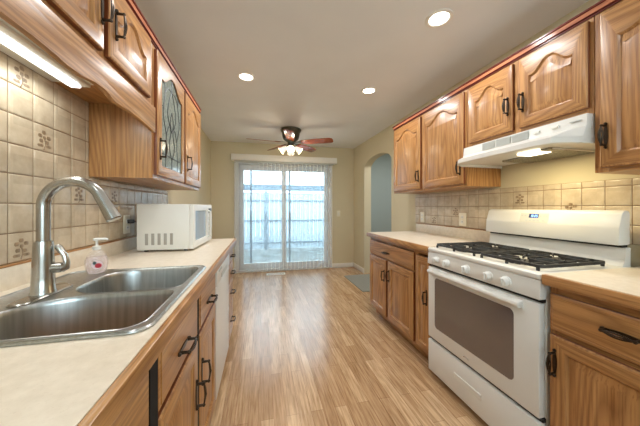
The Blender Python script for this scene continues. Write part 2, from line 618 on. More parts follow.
# ------------------------------------------------------------------ vertical blind
bl = thing('vertical_blind', 'sheer white vertical blind with a wide valance over the glass patio door', 'blind', (0, WF - .013, 0))
b = MB(); b.box(-.515, 1.43, -.115, -.005, 2.035, 2.145, .008)
b.build('valance', M['trimwhite'], bl)
b = MB(); b.box(-.46, 1.37, -.085, -.05, 2.005, 2.035, .003)
b.build('head_rail', M['greyp'], bl)
nv = 25
for i in range(nv):
    x = -.43 + i * (1.74 / (nv - 1))
    b = MB()
    n = 6; pts = []
    for k in range(n + 1):
        t = k / n - .5
        bow = .007 * (1 - 4 * t * t)
        pts.append((t * .082, bow))
    a = math.radians(32)
    P = [(x + p * math.cos(a) - q * math.sin(a), -.066 + p * math.sin(a) + q * math.cos(a)) for p, q in pts]
    P2 = [(p, q + .0012) for p, q in reversed(P)]
    b.prism(P + P2, 'z', .03, 2.004)
    b.build('vane', M['sheer'], bl, 60)
b = MB(); b.tube([(1.33, -.085, 2.0), (1.335, -.088, 1.0)], .004, 6); b.build('wand', M['whitep'], bl)

# ================================================================== cabinet kit
def offset_loop(poly, d):
    n = len(poly); out = []
    for i in range(n):
        p0, p, p1 = Vector(poly[i - 1]), Vector(poly[i]), Vector(poly[(i + 1) % n])
        e0, e1 = (p - p0).normalized(), (p1 - p).normalized()
        n0, n1 = Vector((-e0.y, e0.x)), Vector((-e1.y, e1.x))
        m = (n0 + n1)
        if m.length < 1e-6: m = n0
        m.normalize()
        k = d / max(.5, m.dot(n0))
        out.append((p.x + m.x * k, p.y + m.y * k))
    return out

def door_loops(w, h, st, rail_b, rail_t, arch):
    """inner (ccw from bottom-left) and matching outer loop"""
    x0, x1, z0 = st, w - st, rail_b
    zs = h - rail_t - arch
    inner = [(x0, z0), (x1, z0), (x1, zs)]
    outer = [(0, 0), (w, 0), (w, h)]
    N = 22 if arch else 1
    for i in range(1, N):
        t = i / N
        x = x1 + (x0 - x1) * t
        u = abs(2 * t - 1)
        s_ = min(1, max(0, (u - .06) / .80))
        inner.append((x, zs + arch * (.5 + .5 * math.cos(PI * s_))))
        outer.append((w * (1 - t), h))
    inner.append((x0, zs)); outer.append((0, h))
    return inner, outer

def door_mesh(w, h, arch=0, st=.058, rail=.058, th=.02, panel=True):
    inner, outer = door_loops(w, h, st, rail, rail, arch)
    b = MB()
    n = len(inner)
    P = lambda lp, y: [(p[0], y, p[1]) for p in lp]
    def shrink(lp, e):
        return [(min(max(p[0], e), w - e), min(max(p[1], e), h - e)) for p in lp]
    def mis(k, i):
        if k == 3:
            return 0 if i in (1, n - 1) else 1
        return 0 if k in (0, 1, 2) else 0
    loops = [P(outer, 0), P(outer, -th + .005), P(shrink(outer, .004), -th + .001), P(shrink(outer, .007), -th)]
    e1 = offset_loop(inner, .006); e2 = offset_loop(inner, .010); e3 = offset_loop(inner, .040); e4 = offset_loop(inner, .044)
    loops += [P(inner, -th), P(e1, -th + .007), P(e2, -th + .010)]
    if panel:
        loops += [P(e3, -th + .003), P(e4, -th + .002)]
        b.loft(loops, cap0=True, cap1=True, mis=lambda k, i: (2 if k == 0 else 1 if (k == 3 and i not in (1, n - 1)) else 0))
    else:
        loops = loops[:5] + [P(inner, 0)]
        b.loft(loops + [], mis=lambda k, i: (2 if k == 0 else 1 if (k == 3 and i not in (1, n - 1)) else 0))
        # back ring
        b.loft([P(inner, 0), P(outer, 0)])
    return b, inner

def pull(parent, c, axis, L=.118):
    """antique bronze pull: shaped backplate, two posts, open-work bail; door front plane is at c.y"""
    b = MB()
    x, y, z = c
    h = L / 2
    prof = [(-1, .15), (-.93, .45), (-.84, .55), (-.74, .25), (-.6, .45), (-.3, .62), (0, .7), (.3, .62), (.6, .45), (.74, .25), (.84, .55), (.93, .45), (1, .15)]
    wd = .011
    poly = [(s_ * h, r * wd) for s_, r in prof] + [(s_ * h, -r * wd) for s_, r in reversed(prof)]
    T = (lambda a, d, o: (x + d, y - o, z + a)) if axis == 'z' else (lambda a, d, o: (x + a, y - o, z + d))
    b.loft([[T(a, d, 0) for a, d in poly], [T(a, d, .003) for a, d in poly]], True, True)
    for s_ in (-1, 1):
        b.tube([T(s_ * h * .72, 0, .002), T(s_ * h * .72, 0, .026)], [.0055, .0045], 8)
        b.ball(T(s_ * h * .72, 0, .028), .0065, seg=8)
        b.ball(T(s_ * h * .9, 0, .004), .006, seg=8)
        # open-work: two bowed wires
        pts = []
        for i in range(9):
            t = i / 8
            pts.append(T((-.72 + 1.44 * t) * h, s_ * .0075 * math.sin(PI * t), .028 + .006 * math.sin(PI * t)))
        b.tube(pts, .0028, 6)
    b.tube([T(-.72 * h, 0, .028), T(0, 0, .036), T(.72 * h, 0, .028)], [.003, .0035, .003], 6)
    return b.build('pull_handle', M['bronze'], parent)

def add_door(root, x0, x1, z0, z1, arch=0, pull_at=None, name='door', L=.118):
    b, inner = door_mesh(x1 - x0, z1 - z0, arch)
    d = b.build(name, [M['oak_v'], M['oak_h'], M['oak_edge']], root, 25, loc=(x0, 0, z0))
    if pull_at:
        pull(d, (pull_at[0] - x0, -.02, pull_at[1] - z0), 'z', L)
    return d
def add_drawer(root, x0, x1, z0, z1, has_pull=True, name='drawer', pz=None, px=None):
    b = MB()
    w, h = x1 - x0, z1 - z0
    def R(e, y): return [(e, y, e), (w - e, y, e), (w - e, y, h - e), (e, y, h - e)]
    b.loft([R(0, 0), R(0, -.013), R(.004, -.016), R(.012, -.0175), R(.014, -.020)], True, True, mis=lambda k, i: 1 if k == 0 else 0)
    d = b.build(name, [M['oak_h'], M['oak_edge']], root, 25, loc=(x0, 0, z0))
    if has_pull:
        pull(d, (w / 2 if px is None else px - x0, -.02, (h / 2 if pz is None else pz - z0)), 'x')
    return d
def carcass(root, w, d, z0, z1, toe=0, frame=((0, 0),), stiles=(), rails=(), bottom=True):
    """closed box with face frame: openings are closed by doors; local y=0 is the frame front"""
    b = MB()
    t = .018
    zb = z0 + toe
    b.box(0, t, .019, d, zb, z1, mi=0)
    b.box(w - t, w, .019, d, zb, z1, mi=0)
    b.box(t, w - t, .019, d, zb, zb + t, mi=1)
    if not toe:
        b.box(t, w - t, .019, d, z1 - t, z1, mi=1)
    b.box(t, w - t, d - .006, d, zb + t, z1 - t, mi=0)
    if toe:
        b.box(0, w, .075, .09, z0, zb, mi=1)
    b.build('body', [M['oak_v'], M['oak_h']], root)
    f = MB()
    for a0, a1 in stiles:
        f.box(a0, a1, 0, .019, zb, z1, .0015, 0, 1)
    for (a0, a1, r0, r1) in rails:
        f.box(a0, a1, 0.0004, .0185, r0, r1, 0, 1, 1)
    f.build('face_frame', [M['oak_v'], M['oak_h']], root)

RZ_R, RZ_L = -PI / 2, PI / 2
XR, XL = 1.21, -.265          # face-frame planes of base cabinets
UR, UL = 1.51, -.575          # of upper cabinets
BT = .875                     # base cabinet top
GB, GU = 'oak base cabinets', 'oak wall cabinets'

# ---- left base cabinets (local x runs away from the camera)
def base(name, label, side, y_start, w):
    if side == 'L':
        return thing(name, label, 'cabinet', (XL, y_start, 0), RZ_L, GB)
    return thing(name, label, 'cabinet', (XR, y_start, 0), RZ_R, GB)
dL = -XL * 0 + (XL - WL) - .004
r = base('base_cabinet', 'nearest oak base cabinet in front of the sink, below the left countertop edge', 'L', .05, .60)
carcass(r, .607, dL, 0, BT, .1, stiles=((0, .04), (.545, .607)), rails=((.04, .545, BT - .035, BT), (.04, .545, .69, .715), (.04, .545, .1, .13)))
add_drawer(r, .02, .607, .70, .845)
add_door(r, .02, .607, .12, .685, pull_at=(.55, .58))
r = base('base_cabinet', 'oak sink base cabinet with two doors under the steel sink', 'L', .70, .82)
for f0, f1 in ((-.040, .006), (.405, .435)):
    b = MB(); b.box(f0, f1, -.0165, -.0006, .10, BT - .02); b.build('gap_shade_strip', M['dark'], r)  # near-black strips stand in for the deep shade between the fronts
carcass(r, .815, dL, 0, BT, .1, stiles=((0, .03), (.39, .45), (.775, .815)), rails=((.03, .775, BT - .035, BT), (.03, .775, .675, .70), (.03, .775, .1, .13)))
add_drawer(r, .008, .403, .685, .845, name='false_drawer_front', pz=.75)
add_drawer(r, .437, .81, .685, .845, name='false_drawer_front', pz=.755)
add_door(r, .008, .403, .12, .67, pull_at=(.372, .47))
add_door(r, .437, .81, .12, .67, pull_at=(.468, .50))
r = base('drawer_cabinet', 'oak cabinet of four drawers at the far end of the left countertop', 'L', 2.095, .33)
carcass(r, .325, dL, 0, BT, .1, stiles=((0, .025), (.30, .325)), rails=((.025, .30, BT - .03, BT), (.025, .30, .1, .13)))
zz = [(.735, .845), (.58, .725), (.41, .57), (.12, .40)]
for z0, z1 in zz:
    add_drawer(r, .008, .317, z0, z1)
r['category'] = 'cabinet'

# ---- dishwasher
dw = thing('dishwasher', 'white dishwasher between the sink cabinet and the four drawers', 'dishwasher', (XL, 1.52, 0), RZ_L)
b = MB(); b.box(.004, .566, .01, dL - .03, .105, .868, .003); b.box(.01, .56, .05, .06, .0, .105)
b.build('body', M['white'], dw)
b = MB(); b.box(.003, .567, -.022, .008, .115, .745, .006); b.build('door', M['white'], dw)
b = MB(); b.box(.003, .567, -.026, .008, .75, .866, .006); cp = b.build('control_panel', M['white'], dw)
b = MB(); b.box(.16, .42, -.030, -.0255, .765, .79, .002); b.build('grip', M['greyp'], cp)
b = MB()
for k in range(4): b.box(.06 + k * .03, .078 + k * .03, -.0285, -.0255, .82, .834, .001)
b.build('buttons', M['greyp'], cp)

# ---- right base cabinets (local x runs towards the camera)
dR = (WR - XR) - .004
r = base('base_cabinet', 'oak base cabinet with one wide drawer over two doors, beside the archway', 'R', 2.69, .88)
carcass(r, .885, dR, 0, BT, .1, stiles=((0, .04), (.37, .45), (.84, .885)), rails=((.04, .84, BT - .035, BT), (.04, .84, .67, .70), (.04, .84, .1, .13)))
add_drawer(r, .02, .862, .69, .835, pz=.752, px=.418)
add_door(r, .02, .400, .12, .675, pull_at=(.372, .52))
add_door(r, .442, .862, .12, .675, pull_at=(.470, .54))
r = base('base_cabinet', 'narrow oak base cabinet with a single door, left of the white range', 'R', 1.802, .19)
carcass(r, .185, dR, 0, BT, .1, stiles=((0, .02), (.165, .185)), rails=((.02, .165, BT - .035, BT), (.02, .165, .1, .13)))
b, inner = door_mesh(.165, .705, 0, st=.035, rail=.05)
d = b.build('door', [M['oak_v'], M['oak_h'], M['oak_edge']], r, 25, loc=(.012, 0, .12))
pull(d, (.135, -.02, .41), 'z')
r = base('base_cabinet', 'oak base cabinet with a drawer and a door, right of the white range', 'R', .843, .47)
carcass(r, .47, dR, 0, BT, .1, stiles=((0, .03), (.44, .47)), rails=((.03, .44, BT - .04, BT), (.03, .44, .655, .69), (.03, .44, .1, .13)))
add_drawer(r, .008, .462, .685, .835, pz=.768, px=.235)
add_door(r, .008, .462, .12, .665, pull_at=(.030, .552))
r = base('base_cabinet', 'oak base cabinet nearest the photographer on the right side', 'R', .368, .5)
carcass(r, .5, dR, 0, BT, .1, stiles=((0, .03), (.47, .5)), rails=((.03, .47, BT - .04, BT), (.03, .47, .655, .69), (.03, .47, .1, .13)))
add_drawer(r, .008, .492, .685, .835)
add_door(r, .008, .492, .12, .665, pull_at=(.46, .552))

# ---- upper cabinets
def upper(label, side, y_start, z):
    if side == 'L':
        return thing('wall_cabinet', label, 'cabinet', (UL, y_start, z), RZ_L, GU)
    return thing('wall_cabinet', label, 'cabinet', (UR, y_start, z), RZ_R, GU)
dUL = (UL - WL) - .003
dUR = (WR - UR) - .003
UB, UT = 1.357, 2.10
# left: short pair over the sink
SB = 1.737
r = upper('short oak wall cabinet with two arched doors above the sink light', 'L', .60, SB)
hh = UT - SB
carcass(r, .946, dUL, 0, hh, stiles=((0, .06), (.45, .55), (.88, .946)), rails=((.06, .88, hh - .05, hh), (.06, .88, 0, .05)))
add_door(r, .05, .483, .030, hh - .028, .07, pull_at=(.466, .180), L=.125)
add_door(r, .515, .892, .030, hh - .028, .07, pull_at=(.556, .178), L=.125)
# scalloped valance hung under it
va = MB()
pts = [(.66, 1.755)]
prof = [(.60, 1.612), (.66, 1.624), (.70, 1.629), (.78, 1.629), (.85, 1.625), (.90, 1.619), (.966, 1.617), (1.0, 1.625), (1.03, 1.630), (1.08, 1.631), (1.11, 1.628), (1.135, 1.618), (1.158, 1.611), (1.20, 1.613), (1.27, 1.617), (1.36, 1.615), (1.475, 1.609), (1.546, 1.602)]
poly = [(.60, 1.736)] + prof + [(1.546, 1.736)]
va.prism(poly, 'x', UL + .0005, UL + .019, bev=.002)
o = va.build('scalloped_valance', [M['oak_y']])
tag(o, 'scalloped oak valance board hanging in front of the lit sink light', 'valance')
# left: tall cabinet with leaded glass door
r = upper('tall oak wall cabinet with a leaded glass door above the microwave', 'L', 1.55, UB)
hh = UT - UB; w = 1.08
b = MB(); t = .018
b.box(0, t, .019, dUL, 0, hh); b.box(w - t, w, .019, dUL, 0, hh)
b.box(t, w - t, .019, dUL, 0, t, mi=1); b.box(t, w - t, .019, dUL, hh - t, hh, mi=1)
b.box(t, w - t, dUL - .006, dUL, t, hh - t)
b.box(.537, .555, .019, dUL - .006, t, hh - t)
b.build('body', [M['oak_v'], M['oak_h']], r)
b = MB()
for a0, a1 in ((0, .045), (.51, .59), (1.045, w)): b.box(a0, a1, 0, .019, 0, hh, .0015, 0, 1)
for a0, a1 in ((.045, .51), (.59, 1.045)):
    b.box(a0, a1, .0004, .0185, hh - .05, hh, mi=1); b.box(a0, a1, .0004, .0185, 0, .045, mi=1)
b.build('face_frame', [M['oak_v'], M['oak_h']], r)
for z in (.26, .50):
    b = MB(); b.box(t, .537, .03, dUL - .008, z, z + .016); b.build('shelf', [M['oak_h']], r)
gx0, gx1, gz0, gz1 = .026, .530, .022, hh - .028
gw, gh = gx1 - gx0, gz1 - gz0
b, inner = door_mesh(gw, gh, .075, panel=False)
gd = b.build('glass_door', [M['oak_v'], M['oak_h'], M['oak_edge']], r, 25, loc=(gx0, 0, gz0))
pull(gd, (.03, -.02, .150), 'z', .125)
b = MB(); b.prism(offset_loop(inner, -.004), 'y', -.011, -.008)
b.build('leaded_pane', M['cabglass'], gd)
b = MB()
cx = gw / 2; z0 = .058; z1 = gh - .058
def came(pts, rr=.0045): b.tube([(p[0], -.0095, p[1]) for p in pts], rr, 6)
def sm(pts, n=8):
    out = []
    for i in range(len(pts) - 1):
        p0 = pts[max(i - 1, 0)]; p1 = pts[i]; p2 = pts[i + 1]; p3 = pts[min(i + 2, len(pts) - 1)]
        for k in range(n):
            t_ = k / n
            out.append(tuple(.5 * (2 * p1[j] + (p2[j] - p0[j]) * t_ + (2 * p0[j] - 5 * p1[j] + 4 * p2[j] - p3[j]) * t_ ** 2 + (3 * p1[j] - p0[j] - 3 * p2[j] + p3[j]) * t_ ** 3) for j in (0, 1)))
    out.append(pts[-1]); return out
came([(p[0], p[1]) for p in offset_loop(inner, .003)] + [offset_loop(inner, .003)[0]], .004)
for s_ in (-1, 1):
    came(sm([(cx + s_ * .11, z0), (cx + s_ * .11, z0 + .10), (cx + s_ * .10, z0 + .2), (cx + s_ * .15, z0 + .32), (cx + s_ * .12, z0 + .45), (cx + s_ * .13, z1 - .05)]))
    came(sm([(cx, z0 + .06), (cx + s_ * .05, z0 + .15), (cx + s_ * .02, z0 + .24), (cx + s_ * .075, z0 + .34), (cx + s_ * .045, z0 + .44), (cx, z0 + .50)]))
    came(sm([(cx, z0 + .24), (cx + s_ * .03, z0 + .30), (cx, z0 + .37)]))
    came(sm([(cx + s_ * .10, z0 + .2), (cx + s_ * .05, z0 + .27), (cx, z0 + .24)]))
    came(sm([(cx + s_ * .12, z0 + .45), (cx + s_ * .07, z0 + .50), (cx, z0 + .50)]))
    came([(cx + s_ * .11, z0 + .08), (cx + s_ * .19, z0 + .08)])
    came([(cx + s_ * .14, z0 + .36), (cx + s_ * .19, z0 + .36)])
came([(cx, z0), (cx, z0 + .06)]); came([(cx, z0 + .50), (cx, z1)])
came([(cx - .11, z0 + .08), (cx + .11, z0 + .08)])
b.build('lead_came', M['lead'], gd)
add_door(r, .570, 1.064, .022, hh - .028, .075, pull_at=(.605, .18), L=.125)

# right: tall pair
r = upper('tall oak wall cabinet with two arched doors beside the archway', 'R', 2.70, UB)
carcass(r, 1.085, dUR, 0, UT - UB, stiles=((0, .04), (.50, .58), (1.04, 1.085)), rails=((.04, 1.04, UT - UB - .05, UT - UB), (.04, 1.04, 0, .035)))
add_door(r, .022, .524, .02, UT - UB - .028, .07, pull_at=(.500, .145))
add_door(r, .562, 1.062, .02, UT - UB - .028, .07, pull_at=(1.033, .145))
# right: short pair above the hood
HB = 1.637
r = upper('short oak wall cabinet with two arched doors above the white range hood', 'R', 1.612, HB)
hh = UT - HB
carcass(r, .744, dUR, 0, hh, stiles=((0, .035), (.345, .42), (.715, .744)), rails=((.035, .715, hh - .05, hh), (.035, .715, 0, .045)))
add_door(r, .022, .362, .03, hh - .028, .06, pull_at=(.335, .185))
add_door(r, .400, .730, .03, hh - .028, .06, pull_at=(.428, .175))
# right: near tall one
r = upper('oak wall cabinet with one arched door right of the white range hood', 'R', .866, UB)
hh = UT - UB
carcass(r, .493, dUR, 0, hh, stiles=((0, .05), (.463, .493)), rails=((.05, .463, hh - .05, hh), (.05, .463, 0, .035)))
add_door(r, .027, .485, .02, hh - .028, .07, pull_at=(.050, .16))

# crown strips along the cabinet tops
def crown(name, xf, sgn, y0, y1):
    b = MB()
    # sgn: direction out of the cabinet face
    prof = [(0, 0), (.006, 0), (.006, .006), (.014, .010), (.014, .030), (.020, .033), (.020, .041), (-.03, .041), (-.03, .001), (0, .001)]
    poly = [(xf + sgn * p, UT + q - .012) for p, q in prof if p >= 0] + [(xf, UT + .029)]
    b.prism(poly, 'y', y0, y1)
    b2 = b
    bm = b.bm
    bm.faces.ensure_lookup_table()
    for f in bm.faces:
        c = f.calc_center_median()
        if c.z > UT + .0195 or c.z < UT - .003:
            f.material_index = 1  # dark red top and bottom faces paint the crown's shadow lines
    return struct(name, b, [M['oak_crown'], M['oak_dark']])
crown('trim_1', UR, -1, .37, 2.70)
crown('trim_2', UL, 1, .60, 2.63)

# ================================================================== countertops
def countertop(label, x0, x1, y0, y1, side, hole=None, lip_h=.09, ends=()):
    """side -1: wall at x0 (left run); +1: wall at x1"""
    r = thing('countertop', label, 'countertop', ((x0 + x1) / 2, (y0 + y1) / 2, BT), 0, 'cream countertops')
    ox, oy = (x0 + x1) / 2, (y0 + y1) / 2
    L = lambda x, y: (x - ox, y - oy)
    ew = .018
    fx0, fx1 = (x0, x1 - ew) if side < 0 else (x0 + ew, x1)
    ya, yb = y0, y1
    b = MB()
    outer = [L(fx0, ya), L(fx1, ya), L(fx1, yb), L(fx0, yb)]
    holes = [[L(*p) for p in hole]] if hole else []
    b.plate(outer, holes, .001, .039)
    b.build('laminate_top', M['counter'], r)
    b = MB()
    ex0, ex1 = (x1 - ew, x1) if side < 0 else (x0, x0 + ew)
    b.box(ex0 - ox, ex1 - ox, ya - oy, yb - oy, -.004, .0385, .003)
    b.build('wood_edge', M['oak_y'], r)
    b = MB()
    lx0, lx1 = (x0 + .002, x0 + .02) if side < 0 else (x1 - .02, x1 - .002)
    b.box(lx0 - ox, lx1 - ox, ya - oy, yb - oy, .039, .039 + lip_h, .002)
    lp = b.build('backsplash_lip', M['counter'], r)
    b = MB()
    b.box(lx0 - ox, lx1 - ox + .0, ya - oy, yb - oy, .0392 + lip_h, .0392 + lip_h + .007, .002)
    b.build('wood_cap', M['oak_y'], lp)
    return r
CT = BT + .039
SX0, SX1, SY0, SY1 = -.79, -.25, .65, 1.322
hole = rrect(SX0 + .012, SX1 - .012, SY0 + .012, SY1 - .012, .05)
countertop('long cream laminate countertop holding the steel sink and the microwave', WL + .001, -.218, .05, 2.445, -1, hole, .078)
countertop('cream laminate countertop between the archway and the white range', 1.165, WR - .001, 1.614, 2.70, 1)
countertop('cream laminate countertop right of the white range, nearest the photographer', 1.165, WR - .001, -.14, .846, 1)

# ================================================================== tile backsplashes
def petal_motif(b, x, y, z, sgn, s=1.0, seed=0):
    rd = random.Random(seed)
    for k in range(5):
        a = k * 2 * PI / 5 + rd.uniform(0, .5)
        rr = .017 * s
        b.ball((x, y + rr * math.cos(a), z + .006 + rr * math.sin(a)), (.0022, .009 * s, .008 * s), seg=8)
    b.ball((x, y, z + .006), (.003, .007 * s, .007 * s), seg=8)
    for sg in (-1, 1):
        b.ball((x, y + sg * .016 * s, z - .022 * s), (.0018, .013 * s, .006 * s), seg=8)
    b.tube([(x, y, z), (x, y + .004, z - .018 * s), (x, y - .004, z - .034 * s)], .0022, 6)
def tiles(name, label, xw, sgn, ylines, rows, ymin, ymax, motifs, grow):
    r = thing(name, label, 'backsplash', (0, 0, 0))
    x0 = xw + sgn * .001
    b = MB()
    for (ya, yb, za, zb) in grow:
        b.box(x0, x0 + sgn * .004, ya, yb, za, zb)
    b.build('grout', M['grout'], r)
    b = MB(); g = .0016
    for (za, zb, lo, hi) in rows:
        for i in range(len(ylines) - 1):
            ya, yb = max(ylines[i], lo), min(ylines[i + 1], hi)
            if yb - ya < .012: continue
            A = lambda e, x: [(x, ya + e, za + e), (x, yb - e, za + e), (x, yb - e, zb - e), (x, ya + e, zb - e)]
            b.loft([A(g, x0 + sgn * .002), A(g, x0 + sgn * .0055), A(g + .003, x0 + sgn * .0075), A(g + .007, x0 + sgn * .008)], False, True)
    b.build('tile_field', M['tile'], r)
    for k, (y, z) in enumerate(motifs):
        b = MB(); petal_motif(b, xw + sgn * .0088, y, z, sgn, 1.25, k)
        b.build('floral_relief', M['motif'], r)
    return r
yl = [1.217 + .102 * k for k in range(-9, 16)]
TZ = [1.0] + [1.0 + .1065 * k for k in range(1, 7)] + [1.737]
rows = []
for k in range(len(TZ) - 1):
    hi = 1.544 if TZ[k + 1] > UB else 2.69
    if TZ[k + 1] > UB and TZ[k] < UB:
        rows.append((TZ[k], TZ[k + 1], .30, 1.547)); rows.append((TZ[k], UB - .003, 1.549, 2.69))
    else:
        rows.append((TZ[k], TZ[k + 1], .30, 1.547 if TZ[k] > UB - .02 else 2.69))
YC = lambda k: 1.217 + .102 * (k + .5)
tiles('tile_backsplash', 'beige tile backsplash on the left wall behind the sink and faucet', WL, 1, yl, rows, .3, 2.69,
      [(YC(-1), TZ[0] + .050), (YC(0), TZ[4] + .050), (YC(2), TZ[2] + .050), (YC(-1), TZ[6] + .045), (YC(5), TZ[2] + .050)],
      [(.30, 1.547, 1.0, 1.735), (1.547, 2.69, 1.0, UB - .003)])
yl = [1.203 + .1035 * k for k in range(-14, 16)]
rows = [(1.012, 1.108, -.14, 2.735), (1.108, 1.206, -.14, 2.735), (1.206, 1.309, -.14, 2.735), (1.309, 1.345, -.14, 2.735)]
YR = lambda k: 1.203 + .1035 * (k + .5)
tiles('tile_backsplash', 'beige tile backsplash on the right wall behind the white range', WR, -1, yl, rows, -.14, 2.735,
      [(YR(2), 1.258), (YR(8), 1.158), (YR(11), 1.06), (YR(-1), 1.19), (YR(4), 1.06)], [(-.14, 2.735, 1.012, 1.345)])

# ================================================================== sink
sk = thing('sink', 'stainless steel double bowl sink set into the left countertop', 'sink', ((SX0 + SX1) / 2, (SY0 + SY1) / 2, CT))
ox, oy = (SX0 + SX1) / 2, (SY0 + SY1) / 2
def bowl_outline(x0, x1, y0, y1, r, curved):
    pts = rrect(x0, x1, y0, y1, r, 7)
    out = []
    for x, y in pts:
        if curved:
            t = (x - x0) / (x1 - x0)
        out.append((x - ox, y - oy))
    return out
bowlA = bowl_outline(-.69, SX1 - .026, SY0 + .022, .956, [.05, .045, .18, .12], True)
bowlB = bowl_outline(-.625, SX1 - .026, .972, SY1 - .024, [.05, .055, .11, .11], True)
outer = [(x - ox, y - oy) for x, y in rrect(SX0, SX1, SY0, SY1, .045, 6)]
b = MB()
b.plate(outer, [bowlA, bowlB], .0005, .0055, bev=.0015)
b.tube([(x, y, .005) for x, y in offset_loop(outer, .005)], .004, 6, closed=True)
b.build('rim', M['steel'], sk)
for bo, dep, nm in ((bowlA, .175, 0), (bowlB, .155, 1)):
    b = MB()
    P = lambda lp, z: [(x, y, z) for x, y in lp]
    loops = [P(offset_loop(bo, -.004), .0062), P(offset_loop(bo, -.001), .0072), P(offset_loop(bo, .002), .003), P(offset_loop(bo, .004), -.008)]
    loops += [P(offset_loop(bo, .009), -dep + .035), P(offset_loop(bo, .013), -dep + .015), P(offset_loop(bo, .024), -dep + .004), P(offset_loop(bo, .042), -dep)]
    b.loft(loops, False, True)
    # outer skin so that the bowl has thickness
    b.loft([P(offset_loop(bo, -.002), -.0), P(offset_loop(bo, .006), -dep + .02), P(offset_loop(bo, .03), -dep - .003)], False, True)
    bw = b.build('bowl', M['steel'], sk, 50)
    cxx = sum(p[0] for p in bo) / len(bo); cyy = sum(p[1] for p in bo) / len(bo)
    b = MB(); b.lathe([(.045, -dep + .0005), (.045, -dep + .004), (.036, -dep + .004), (.028, -dep + .001)], (cxx, cyy, 0)); b.build('drain', M['chrome'], bw)
b = MB(); b.lathe([(.020, .0055), (.020, .009), (.012, .013)], (-.70 - ox, 1.10 - oy, 0), seg=16)
b.build('hole_cover', M['nickel'], sk)

# ================================================================== faucet
fx, fy, fz = -.672, .985, CT + .0062
fa = thing('faucet', 'brushed nickel gooseneck pull-down faucet behind the sink', 'faucet', (fx, fy, fz))
b = MB()
pl = rrect(-.027, .027, -.105, .105, .026, 8)
b.loft([[(x, y, 0) for x, y in pl], [(x, y, .004) for x, y in pl], [(x * .88, y * .97, .007) for x, y in pl]], True, True)
b.build('deck_plate', M['nickel'], fa)
b = MB(); b.lathe([(.031, .007), (.031, .012), (.0285, .016), (.0268, .06), (.025, .12), (.0232, .168), (.0225, .172), (.012, .172)], seg=28, cap1=False)
b.build('body', M['nickel'], fa)
R_ = .081; zc = .2815
pts = [(0, 0, .168), (0, 0, .21), (0, 0, zc)]
for i in range(1, 17):
    a = PI - math.radians(157) * i / 16
    pts.append((R_ + R_ * math.cos(a), 0, zc + R_ * math.sin(a)))
b = MB(); b.tube(pts, .0168, 18)
b.build('gooseneck_spout', M['nickel'], fa)
e = Vector(pts[-1]); dirv = (Vector(pts[-1]) - Vector(pts[-2])).normalized()
b = MB(); P = [e - dirv * .012, e + dirv * .004, e + dirv * .02, e + dirv * .055, e + dirv * .082, e + dirv * .086]
b.tube(P, [.0172, .0182, .0184, .0212, .0228, .019], 18)
sh = b.build('spray_head', M['nickel'], fa)
b = MB()
b.tube([(.02, 0, .085), (.045, .0, .085)], [.017, .016], 14)
b.tube([(.045, 0, .085), (.052, 0, .087), (.056, 0, .100), (.050, 0, .125), (.036, 0, .150), (.032, 0, .158)], [.016, .014, .0085, .008, .0095, .006], 10)
b.xf(Matrix.Rotation(math.radians(12), 4, 'Z'))
b.build('lever', M['nickel'], fa)

# ================================================================== soap bottle
sb = thing('soap_bottle', 'clear hand soap pump bottle with a red label behind the sink', 'soap bottle', (-.676, 1.262, CT + .0065), math.radians(30))
b = MB()
def ell(rx, ry, z, n=20): return [(rx * math.cos(2 * PI * k / n), ry * math.sin(2 * PI * k / n), z) for k in range(n)]
b.loft([ell(.026, .019, 0), ell(.030, .022, .003), ell(.036, .025, .018), ell(.039, .027, .040), ell(.038, .026, .058), ell(.031, .022, .078), ell(.020, .017, .092), ell(.014, .013, .099), ell(.014, .013, .105)], True, True)
b.build('bottle', M['bottle'], sb)
b = MB(); b.loft([ell(.027, .019, .003), ell(.033, .022, .018), ell(.036, .024, .04), ell(.035, .023, .058), ell(.031, .021, .070)], True, True)
b.build('liquid_soap', M['soap'], sb)
b = MB(); b.lathe([(.0145, .100), (.0145, .114), (.006, .117), (.0045, .133), (.0045, .136)], seg=14)
b.loft([ell(.006, .007, .136), ell(.012, .009, .139), ell(.012, .009, .146), ell(.006, .006, .149)], True, True)
b.tube([(0, 0, .143), (.03, 0, .143), (.036, 0, .139)], [.006, .0045, .004], 8)
b.build('pump', M['whitep'], sb)
b = MB()
def decal(rx, rz, cx_, cz, off, n=14):
    loop0, loop1 = [], []
    for k in range(n):
        a = 2 * PI * k / n
        x = cx_ + rx * math.cos(a); z = cz + rz * math.sin(a)
        yy = -.0265 * math.sqrt(max(0, 1 - (x / .038) ** 2))
        loop0.append((x, yy - off, z)); loop1.append((x, yy - off - .0006, z))
    return [loop0, loop1]
b.loft(decal(.018, .018, 0, .040, .0008), True, True)
lb = b.build('label', M['pinkl'], sb)
b = MB(); b.loft(decal(.011, .010, .004, .036, .0016), True, True); b.build('red_print', M['red'], lb)
b = MB(); b.loft(decal(.006, .007, -.008, .048, .0016), True, True); b.build('leaf_print', M['leaf'], lb)

# ================================================================== microwave
mw = thing('microwave', 'white countertop microwave at the end of the left countertop', 'microwave', (-.425, 1.80, CT), math.radians(90 - 2.2))
